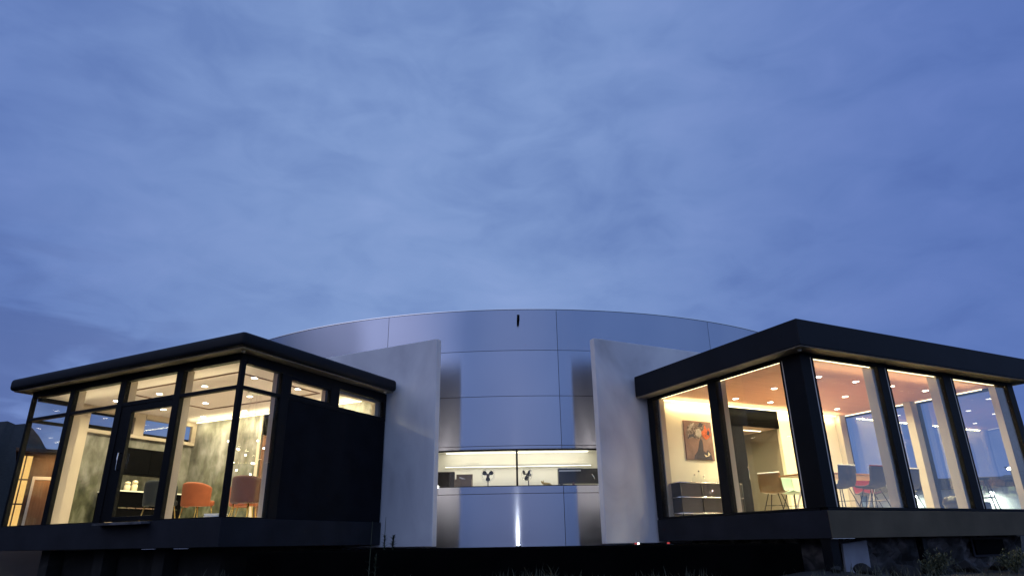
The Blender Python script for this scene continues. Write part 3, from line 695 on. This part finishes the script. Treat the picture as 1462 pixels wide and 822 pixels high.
q = MB(); q.box(-.19, .19, -.14, -.132, 0, .2); q.box(-.19, .19, .132, .14, 0, .2); q.box(-.19, -.182, -.131, .131, 0, .2); q.box(.182, .19, -.131, .131, 0, .2); q.box(-.181, .181, -.131, .131, .0, .01)
q.build('carton', T['card'], cb)
B(-.19, .19, .1335, .1385, .2, .33).build('flap', T['card'], cb)
ck = MB().box(-.09, .09, -.012, .012, 0, .03, Matrix.Rotation(.35, 4, 'Y')).build('white_cloth', T['white'], None, .006)
solo(ck, 'white folded cloth sticking out of the cardboard box', 'cloth', M0, (-1.2, 15.72, KZ + .205))
pl = B(-.14, .14, -.09, .09, 0, .055).build('white_tray', T['white'], None, .006)
solo(pl, 'small white box standing on the kitchen shelf', 'box', M0, (-1.01, 16.6, 1.796))
ov = thing('coffee_machine', 'long black coffee machine with silver lid at the right end of the worktop', 'coffee machine', M0, (1.51, 15.82, KZ))
B(-.52, .52, -.16, .16, .07, .40).build('machine_body', T['ovenb'], ov, .008)
B(-.50, .0, -.165, -.1605, .34, .37).build('trim_strip', T['white'], ov)
B(-.53, .02, -.17, .17, .4015, .415).build('lid', T['white'], ov, .003)
for x in (-.45, .45): B(x - .03, x + .03, -.1, .1, 0, .069).build('foot', T['ovenb'], ov)
MB().tube([(.25, -.17, .26), (.28, -.20, .22), (.30, -.20, .16)], .012).build('spout', T['steel'], ov, smooth=True)
br = thing('brass_figurine', 'small brass animal figurine lying on the worktop left of the coffee machine', 'figurine', M0, (.72, 15.62, KZ), .2)
MB().tube([(-.11, 0, .10), (-.07, 0, .075), (0, 0, .07), (.06, 0, .06), (.11, 0, .02)], .028, 10, .03).build('figurine_body', T['brass'], br, smooth=True)
MB().tube([(-.10, 0, .10), (-.135, 0, .125)], .026, 10, .012).tube([(-.08, 0, .11), (-.075, .0, .15)], .012, 8, .004).build('head', T['brass'], br, smooth=True)
for x in (-.07, .0, .07): MB().tube([(x, -.02, .06), (x - .01, -.025, 0)], .012, 8, .009).build('leg', T['brass'], br, smooth=True)
bt = thing('small_bottle', 'tiny dark bottle standing in front of the coffee machine', 'bottle', M0, (1.32, 15.57, KZ))
MB().lathe([(.028, 0), (.03, .05), (.012, .08), (.012, .105)], n=12).build('bottle_body', T['brown'], bt, smooth=True)
MB().lathe([(.014, .1055), (.014, .12)], n=12).build('cap', T['gloss'], bt)
for x, lab in ((-1.735, 'tiny white lamp at the left end of the ribbon window sill'), (1.905, 'tiny white lamp at the right end of the ribbon window sill')):
    y = CY - math.sqrt((RC + .05) ** 2 - x * x)
    w = thing('sill_lamp', lab, 'lamp', M0, (x, y, 1.21), 0, 'white lamps at the window ends')
    bm = MB(); bmesh.ops.create_icosphere(bm.bm, subdivisions=2, radius=.026); bm.build('globe', T['whitedot'], w, smooth=True)
    MB().tube([(0, .0, -.012), (0, .05, -.02)], .008).build('bracket', T['steel'], w)
    area('sill_lamp_light', M0, (x * 1.04, y - .06, 1.24), (.05, .05), 24, (1, .86, .72), (-2.25, 0, 0), 'DISK')
# uplight at the foot of the drum
ul = thing('ground_uplight', 'small white uplight on the terrace at the foot of the metal wall', 'lamp', M0, (.045, 14.45, -.062))
MB().lathe([(.05, 0), (.05, .03), (.03, .035)], n=16).build('housing', T['dsteel'], ul)
MB().lathe([(.014, .0355), (.014, .04)], n=16).build('lens', emit('uplight_lens', (1, .98, .92), 4500), ul)

# ------------------------------------------------------------------ ground, terrace, hills
def gz(x, y):
    z = -1.6
    t = max(0, min(1, (y - 5.5) / 5.0)); z += 1.05 * t * t * (3 - 2 * t)
    k = max(0, min(1, (-x - 7.4) / 2.2)) * max(0, min(1, (y - 14.2) / 2.2)); z += .75 * k * k * (3 - 2 * k)
    k = max(0, min(1, (y - 24) / 14)) * max(0, min(1, (x - 9) / 6)) ; z += 1.75 * k * k * (3 - 2 * k)
    z += .05 * math.sin(1.3 * x + .7 * y) * t + .04 * math.sin(2.9 * x - 1.1 * y) * t
    return z
xs = sorted(set([-400, -250, -150, -90, -60, -40, -30, -24] + [i * .5 - 20 for i in range(81)] + [24, 30, 40, 60, 90, 150, 250, 400]))
ys = sorted(set([-300, -150, -80, -40, -20, -10, -5] + [i * .4 for i in range(0, 60)] + [26, 30, 40, 60, 90, 150, 250, 400]))
mb = MB(); vv = [[mb.bm.verts.new((x, y, gz(x, y))) for y in ys] for x in xs]
for i in range(len(xs) - 1):
    for j in range(len(ys) - 1): mb.bm.faces.new((vv[i][j], vv[i + 1][j], vv[i + 1][j + 1], vv[i][j + 1]))
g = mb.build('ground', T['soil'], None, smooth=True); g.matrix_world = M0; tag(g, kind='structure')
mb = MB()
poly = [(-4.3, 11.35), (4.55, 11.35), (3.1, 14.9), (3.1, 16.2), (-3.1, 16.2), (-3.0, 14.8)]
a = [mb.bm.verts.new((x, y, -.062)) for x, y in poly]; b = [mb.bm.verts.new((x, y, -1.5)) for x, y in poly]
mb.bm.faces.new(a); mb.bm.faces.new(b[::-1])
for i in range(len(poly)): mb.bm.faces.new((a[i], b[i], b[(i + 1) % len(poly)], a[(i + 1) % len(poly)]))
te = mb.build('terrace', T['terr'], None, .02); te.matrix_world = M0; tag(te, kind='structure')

def ridge(name, az0, az1, d, hfun, m, n=120, depth=30):
    mb = MB(); rows = []
    for i in range(n + 1):
        az = math.radians(az0 + (az1 - az0) * i / n); h = hfun(math.degrees(az))
        row = []
        for (dd, zz) in ((-.45 * depth, -1.6), (-.2 * depth, -1.6 + (h + 1.6) * .62), (0, h), (.35 * depth, h * .8), (depth, -1.6)):
            r = d + dd; j = random.uniform(-.25, .25) * (0 if zz < -1.5 else 1)
            row.append(mb.bm.verts.new((r * math.sin(az), r * math.cos(az), zz + j)))
        rows.append(row)
    for A, Bq in zip(rows, rows[1:]):
        for k in range(4): mb.bm.faces.new((A[k], Bq[k], Bq[k + 1], A[k + 1]))
    o = mb.build(name, m, None, smooth=True); o.matrix_world = M0; return tag(o, kind='structure')
def hl(a):
    k = max(0, min(1, (-28.5 - a) / 8.0)); k = k * k * (3 - 2 * k)
    u = max(0, min(1, (-66 - a) / 16)) * max(0, min(1, (a + 120) / 12)); u = u * u * (3 - 2 * u)  # unseen rise, raised so that the left front glass reflects dark
    return 11 * u - 1 + k * (9.55 + .15 * math.sin(a * 1.3) + .10 * math.sin(a * 5.1) - max(-20, a + 37) * .05)
ridge('hill', -150, -31, 60, hl, T['hill'], 240)
def hr(a):
    return 5.2 + .5 * math.sin(a * .55) + .12 * math.sin(a * 2.7) - max(0, a - 33) * .12 - max(0, 26 - a) * .4
ridge('hill', 14, 80, 82, hr, T['hill'])

# pale low building with wall lamps, far behind the right pavilion
az = math.radians(32.5); dB = 42
Mb = Matrix.Translation((dB * math.sin(az), dB * math.cos(az), EYE)) @ Matrix.Rotation(-az, 4, 'Z')
lo = thing('low_building', 'long pale low building with two bright wall lamps beyond the right pavilion', 'building', Mb)
B(-9, 3.6, 0, 6, -1.6, 2.25).build('wall', T['render'], lo)
MB().prism([(-9.4, 2.26), (4.0, 2.26), (3.8, 2.7), (-9.0, 2.95)], -.4, 6.4).build('roof', T['hill'], lo)
for x, e in ((1.45, 60), (-1.9, 40), (-5.2, 30)):  # the leftmost lamp is added to widen the lit stretch of wall
    w = MB().box(x - .12, x + .12, -.28, -.01, 1.98, 2.08).build('wall_lamp', T['dsteel'], lo, .01)
    bm = MB(); bmesh.ops.create_icosphere(bm.bm, subdivisions=2, radius=.11, matrix=Matrix.Translation((x, -.3, 1.95))); bm.build('lamp_glass', T['lampw'], w, smooth=True)
    area('wall_lamp_light', Mb, (x, -.55, 1.9), (.3, .3), e, (.93, 1, .86), (math.radians(18), 0, 0), 'DISK', math.radians(160))
sl = thing('street_lamp', 'tall twin-headed street lamp shining over the low pale building', 'street lamp', M0, (47 * math.sin(math.radians(35.9)), 47 * math.cos(math.radians(35.9)), -1.6), .3)
MB().tube([(0, 0, 0), (0, 0, 5.1)], .07, 10, .045).build('pole', T['dsteel'], sl, smooth=True)
MB().tube([(-.25, 0, 5.1), (.25, 0, 5.1)], .03).build('arm', T['dsteel'], sl, smooth=True)
for x in (-.25, .25):
    h = B(x - .12, x + .12, -.12, .06, 5.08, 5.16).build('lamp_head', T['dsteel'], sl, .01)
    bm = MB(); bmesh.ops.create_icosphere(bm.bm, subdivisions=2, radius=.09, matrix=Matrix.Translation((x, -.1, 5.05))); bm.build('lamp_glass', T['lampw'], h, smooth=True)

# timber shed with a lit strip window, far left
az = math.radians(-35.2); dS = 21
Ms = Matrix.Translation((dS * math.sin(az), dS * math.cos(az), EYE)) @ Matrix.Rotation(-az, 4, 'Z')
sh = thing('timber_shed', 'brown timber shed with a tall warm-lit window beyond the left pavilion', 'shed', Ms)
B(-.43, 2.2, 0, 2.4, -1.5, 2.32).build('wall', T['shed'], sh)
B(-.5, 2.5, -.25, 2.7, 2.33, 2.42).build('roof', T['shed'], sh, .01)
wf = MB()
for z in (-.05, .5, 1.08, 1.66, 2.26): wf.box(-.40, -.10, -.03, -.002, z, z + .035)
for x in (-.42, -.27, -.12): wf.box(x, x + .03, -.034, -.0025, -.05, 2.295)
wf = wf.build('window', T['shed'], sh)
B(-.395, -.115, -.006, -.001, -.03, 2.25).build('lit_blind', T['shedl'], wf)
dr = B(.03, .50, -.03, -.002, -1.4, 1.68).build('door', T['shedw'], sh, .006)
MB().lathe([(.02, 0), (.02, .05)], (.08, -.06, .3), 8).build('knob', T['brass'], dr)
q = MB(); q.box(-.03, .03, -.04, -.003, -1.4, 1.76); q.box(.50, .56, -.04, -.003, -1.4, 1.76); q.box(.03, .50, -.04, -.003, 1.68, 1.76)
q.build('door_frame', T['cream'], sh, .004)
area('porch_lamp', Ms, (.3, -.5, 2.25), (.3, .2), 16, (1, .6, .25), (math.radians(12), 0, 0))

# ------------------------------------------------------------------ plants and grass
def blade(bm, x, y, z, h, w, az, lean):
    d = Vector((math.cos(az), math.sin(az), 0)); s = Vector((-d.y, d.x, 0)) * w
    p = Vector((x, y, z)); L = []
    for k in range(4):
        t = k / 3; c = p + Vector((0, 0, h * t)) + d * lean * t * t; ww = s * (1 - t * .95)
        L.append((bm.verts.new(c - ww), bm.verts.new(c + ww)))
    for A, Bq in zip(L, L[1:]): bm.faces.new((A[0], A[1], Bq[1], Bq[0]))
mb = MB()
for i in range(5200):
    x = random.uniform(-9, 9.5); y = random.uniform(8.2, 11.0)
    c = .5 + .5 * math.sin(x * 1.9 + 3 * math.sin(y)) * math.sin(y * 2.3 + x * .6)
    if random.random() > .15 + c: continue
    blade(mb.bm, x, y, gz(x, y) - .02, random.uniform(.08, .22) * (.5 + c * .7), random.uniform(.003, .007), random.uniform(0, 6.28), random.uniform(.02, .14))
gr = mb.build('rough_grass', T['grass'], None); gr.matrix_world = M0
tag(gr, 'rough dark grass on the bank below the buildings', 'grass', kind='stuff')
def weed(label, x, y, z, h, nl, bare=0.0):
    r = thing('tall_weed', label, 'weed', M0, (x, y, z), random.uniform(0, 6), 'weeds by the terrace')
    lx = random.uniform(-.03, .03)
    MB().tube([(0, 0, 0), (lx * .4, 0, h * .5), (lx, .01, h)], .008, 6, .003).build('stem', T['weed'], r)
    if nl:
        mb = MB()
        for i in range(nl):
            t = random.uniform(.05, .95) * (1 - bare); a = random.uniform(0, 6.28); L = random.uniform(.05, .14) * (1.15 - t * .7)
            blade(mb.bm, lx * t, 0, h * t, L * .5, .014, a, L)
        mb.build('leaves', T['weed'], r)
weed('tall bare weed stalk below the black side wall of the left pavilion', -2.32, 11.25, -.65, 1.02, 14, .5)
weed('leafy weed with a long thin stalk at the foot of the left fin wall', -2.12, 11.4, -.06, .50, 30, .55)
weed('low bushy weed at the foot of the left fin wall', -2.02, 11.6, -.06, .22, 70)
weed('dim leafy weed on the bank just left of the bushy one', -2.2, 11.15, -.65, .55, 60)
def rock(x, y, r):
    mb = MB(); bmesh.ops.create_icosphere(mb.bm, subdivisions=3, radius=r)
    q = random.Random(int(x * 100)); k = [Vector((q.uniform(-1, 1), q.uniform(-1, 1), q.uniform(-1, 1))).normalized() for _ in range(9)]; c = [q.uniform(.55, .9) * r for _ in range(9)]
    for v in mb.bm.verts:
        for n_, d_ in zip(k, c):
            e_ = v.co.dot(n_) - d_
            if e_ > 0: v.co -= n_ * e_ * .9
        v.co.z *= .72
    o = mb.build('boulder', T['dstone'], None)
    solo(o, 'rough grey boulder lying on the dark bank under the right pavilion', 'rock', M0, (x, y, gz(x, y) + r * .25), q.uniform(0, 6), 'boulders under the right pavilion')
for x, y, r in ((5.3, 11.0, .16), (6.1, 11.35, .22), (6.9, 11.75, .15), (7.5, 12.0, .2), (8.3, 12.4, .17), (4.75, 10.7, .1)): rock(x, y, r)
def shrub(label, x, y, r, h):
    t = thing('low_shrub', label, 'shrub', M0, (x, y, gz(x, y)), 0, 'low shrubs under the right pavilion')
    q = random.Random(int(x * 77)); st = MB(); lv = MB()
    for i in range(26):
        a = q.uniform(0, 6.28); e_ = q.uniform(.2, 1.0); tip = Vector((math.cos(a) * r * e_, math.sin(a) * r * e_, h * (1.1 - .6 * e_ * e_) * q.uniform(.7, 1)))
        st.tube([(0, 0, 0), tip * .5 + Vector((0, 0, .04)), tip], .006, 5, .002)
        for k in range(26):
            f = q.uniform(.35, 1.05); p_ = tip * f + Vector((q.gauss(0, .04), q.gauss(0, .04), q.gauss(0, .03)))
            blade(lv.bm, p_.x, p_.y, p_.z, q.uniform(.02, .05), .010, q.uniform(0, 6.28), q.uniform(.02, .05))
    st.build('stems', T['weed'], t); lv.build('leaves', T['weed'], t)
shrub('dark low shrub in front of the stone footing, nearer the middle post', 6.35, 10.9, .32, .34)
shrub('dark low shrub in front of the stone footing, below the black vent', 8.25, 11.9, .36, .36)
# marker lights at the foot of the right fin
for x, y, m2, lab in ((2.28, 13.35, 1, 'red and white marker lamp low on the terrace at the right fin'), (2.86, 13.2, 0, 'small red marker lamp low on the terrace beside the right pavilion')):
    r = thing('marker_lamp', lab, 'lamp', M0, (x, y, -.061), 0, 'marker lamps on the terrace')
    B(-.06, .06, -.03, .03, 0, .015).build('housing', T['ovenb'], r, .004)
    B(-.05, -.005, -.02, .02, .0155, .042).build('red_lens', T['reddot'], r, .006)
    if m2: B(.005, .035, -.02, .02, .0155, .042).build('white_lens', T['whitedot'], r, .006)

# ------------------------------------------------------------------ sky, camera, render
w = bpy.data.worlds.new('World'); S.world = w; w.use_nodes = True
nt = w.node_tree; nt.nodes.clear()
out = nt.nodes.new('ShaderNodeOutputWorld'); bg = nt.nodes.new('ShaderNodeBackground')
SUN_EL, SUN_ROT = math.radians(1.0), math.radians(180)
sky = nt.nodes.new('ShaderNodeTexSky'); sky.sky_type = 'NISHITA'; sky.sun_disc = False
sky.sun_elevation = SUN_EL; sky.sun_rotation = SUN_ROT
tc = nt.nodes.new('ShaderNodeTexCoord')
def noise(scale, stretch, detail, dist=.0):
    mp = nt.nodes.new('ShaderNodeMapping'); mp.inputs['Scale'].default_value = stretch
    n = nt.nodes.new('ShaderNodeTexNoise'); n.inputs['Scale'].default_value = scale; n.inputs['Detail'].default_value = detail; n.inputs['Distortion'].default_value = dist
    nt.links.new(tc.outputs['Generated'], mp.inputs['Vector']); nt.links.new(mp.outputs['Vector'], n.inputs['Vector']); return n
n1 = noise(3.2, (1, 1, 1.7), 8, .3)
rp = nt.nodes.new('ShaderNodeValToRGB'); e = rp.color_ramp.elements
e[0].position = .35; e[0].color = (.135, .225, .53, 1); e[1].position = .65; e[1].color = (.215, .32, .66, 1)
m_ = e.new(.5); m_.color = (.18, .285, .61, 1)
n2 = noise(9.0, (1, 1, 2.2), 6, .6)
nm = nt.nodes.new('ShaderNodeMix'); nm.data_type = 'FLOAT'; nm.inputs['Factor'].default_value = .42
nt.links.new(n1.outputs['Fac'], nm.inputs['A']); nt.links.new(n2.outputs['Fac'], nm.inputs['B'])
nt.links.new(nm.outputs['Result'], rp.inputs['Fac'])
# the afterglow behind the photographer and the darker sides
sp = nt.nodes.new('ShaderNodeSeparateXYZ'); nt.links.new(tc.outputs['Generated'], sp.inputs['Vector'])
gl = nt.nodes.new('ShaderNodeMapRange'); gl.inputs['From Min'].default_value = .45; gl.inputs['From Max'].default_value = -.7
gl.inputs['To Min'].default_value = 1.0; gl.inputs['To Max'].default_value = 1.3
nt.links.new(sp.outputs['Y'], gl.inputs['Value'])
ad = nt.nodes.new('ShaderNodeMath'); ad.operation = 'ADD'; ad.inputs[1].default_value = .12; nt.links.new(sp.outputs['X'], ad.inputs[0])
ax = nt.nodes.new('ShaderNodeMath'); ax.operation = 'ABSOLUTE'; nt.links.new(ad.outputs[0], ax.inputs[0])
gx = nt.nodes.new('ShaderNodeMapRange'); gx.interpolation_type = 'SMOOTHSTEP'; gx.inputs['From Min'].default_value = .1; gx.inputs['From Max'].default_value = .72
nt.links.new(ax.outputs[0], gx.inputs['Value'])
tint = nt.nodes.new('ShaderNodeMix'); tint.data_type = 'RGBA'
tint.inputs['A'].default_value = (1.23, 1.19, 1.07, 1); tint.inputs['B'].default_value = (.62, .68, .84, 1)
gy = nt.nodes.new('ShaderNodeMapRange'); gy.interpolation_type = 'SMOOTHSTEP'; gy.inputs['From Min'].default_value = -.1; gy.inputs['From Max'].default_value = .45
nt.links.new(sp.outputs['Y'], gy.inputs['Value'])
gq = nt.nodes.new('ShaderNodeMath'); gq.operation = 'MULTIPLY'; nt.links.new(gx.outputs['Result'], gq.inputs[0]); nt.links.new(gy.outputs['Result'], gq.inputs[1])
nt.links.new(gq.outputs[0], tint.inputs['Factor'])
tm = nt.nodes.new('ShaderNodeVectorMath'); tm.operation = 'MULTIPLY'
nt.links.new(rp.outputs['Color'], tm.inputs[0]); nt.links.new(tint.outputs['Result'], tm.inputs[1])
mul = nt.nodes.new('ShaderNodeVectorMath'); mul.operation = 'SCALE'
nt.links.new(tm.outputs['Vector'], mul.inputs[0]); nt.links.new(gl.outputs['Result'], mul.inputs['Scale'])
dp = nt.nodes.new('ShaderNodeVectorMath'); dp.operation = 'DOT_PRODUCT'; dp.inputs[1].default_value = (-.78, -.58, .24)
nt.links.new(tc.outputs['Generated'], dp.inputs[0])
dm = nt.nodes.new('ShaderNodeMapRange'); dm.interpolation_type = 'SMOOTHSTEP'; dm.inputs['From Min'].default_value = .76; dm.inputs['From Max'].default_value = 1.0
nt.links.new(dp.outputs['Value'], dm.inputs['Value'])
glow = nt.nodes.new('ShaderNodeVectorMath'); glow.operation = 'SCALE'; glow.inputs[0].default_value = (.85, .78, .90)
nt.links.new(dm.outputs['Result'], glow.inputs['Scale'])
n3 = noise(4.5, (1, 1, 4.0), 8, .5)
bk1 = nt.nodes.new('ShaderNodeMapRange'); bk1.interpolation_type = 'SMOOTHSTEP'; bk1.inputs['From Min'].default_value = -.36; bk1.inputs['From Max'].default_value = -.56
nt.links.new(sp.outputs['X'], bk1.inputs['Value'])
bk2 = nt.nodes.new('ShaderNodeMapRange'); bk2.interpolation_type = 'SMOOTHSTEP'; bk2.inputs['From Min'].default_value = .44; bk2.inputs['From Max'].default_value = .22
nt.links.new(sp.outputs['Z'], bk2.inputs['Value'])
bk3 = nt.nodes.new('ShaderNodeMapRange'); bk3.interpolation_type = 'SMOOTHSTEP'; bk3.inputs['From Min'].default_value = .40; bk3.inputs['From Max'].default_value = .58
nt.links.new(n3.outputs['Fac'], bk3.inputs['Value'])
bq = nt.nodes.new('ShaderNodeMath'); bq.operation = 'MULTIPLY'; nt.links.new(bk1.outputs[0], bq.inputs[0]); nt.links.new(bk2.outputs[0], bq.inputs[1])
br = nt.nodes.new('ShaderNodeMath'); br.operation = 'MULTIPLY'; nt.links.new(bq.outputs[0], br.inputs[0]); nt.links.new(bk3.outputs[0], br.inputs[1])
bs = nt.nodes.new('ShaderNodeMath'); bs.operation = 'MULTIPLY'; nt.links.new(br.outputs[0], bs.inputs[0]); bs.inputs[1].default_value = .6
bank = nt.nodes.new('ShaderNodeMix'); bank.data_type = 'RGBA'; bank.inputs['B'].default_value = (.07, .115, .33, 1)
nt.links.new(bs.outputs[0], bank.inputs['Factor']); nt.links.new(mul.outputs['Vector'], bank.inputs['A'])
gadd = nt.nodes.new('ShaderNodeVectorMath'); gadd.operation = 'ADD'
nt.links.new(bank.outputs['Result'], gadd.inputs[0]); nt.links.new(glow.outputs['Vector'], gadd.inputs[1])
k10 = nt.nodes.new('ShaderNodeVectorMath'); k10.operation = 'SCALE'; k10.inputs['Scale'].default_value = 10.0
nt.links.new(gadd.outputs['Vector'], k10.inputs[0])
mx = nt.nodes.new('ShaderNodeMix'); mx.data_type = 'RGBA'; mx.inputs['Factor'].default_value = .92
nt.links.new(sky.outputs['Color'], mx.inputs['A']); nt.links.new(k10.outputs['Vector'], mx.inputs['B'])
nt.links.new(mx.outputs['Result'], bg.inputs['Color']); bg.inputs['Strength'].default_value = .1
nt.links.new(bg.outputs['Background'], out.inputs['Surface'])
sl = bpy.data.lights.new('sun', 'SUN'); sl.energy = .03; sl.angle = math.radians(30); sl.color = (1, .93, .85)
so = bpy.data.objects.new('sun', sl); COL.objects.link(so)
so.rotation_euler = (PI / 2 - math.radians(6), 0, 0)      # low, from behind the camera

cam = bpy.data.cameras.new('camera'); co = bpy.data.objects.new('camera', cam); COL.objects.link(co); S.camera = co
cam.sensor_width = 36; cam.lens = 943.564 / 1462 * 36; cam.clip_end = 2000; cam.clip_start = .05
pit, rol = .368641, -.016518
fw = Vector((0, math.cos(pit), math.sin(pit))); up = Vector((0, -math.sin(pit), math.cos(pit))); rt = Vector((1, 0, 0))
r_ = rt * math.cos(rol) + up * math.sin(rol); u_ = -rt * math.sin(rol) + up * math.cos(rol)
co.matrix_world = Matrix(((r_.x, u_.x, -fw.x, 0), (r_.y, u_.y, -fw.y, 0), (r_.z, u_.z, -fw.z, EYE), (0, 0, 0, 1)))

S.view_settings.view_transform = 'Standard'; S.view_settings.look = 'None'
S.view_settings.exposure = 0; S.view_settings.gamma = 1; S.view_settings.use_curve_mapping = False
S.render.engine = 'CYCLES'
S.cycles.max_bounces = 10; S.cycles.transparent_max_bounces = 24; S.cycles.glossy_bounces = 5; S.cycles.diffuse_bounces = 4
S.cycles.caustics_reflective = False; S.cycles.caustics_refractive = False
S.cycles.sample_clamp_indirect = 6; S.cycles.use_denoising = True
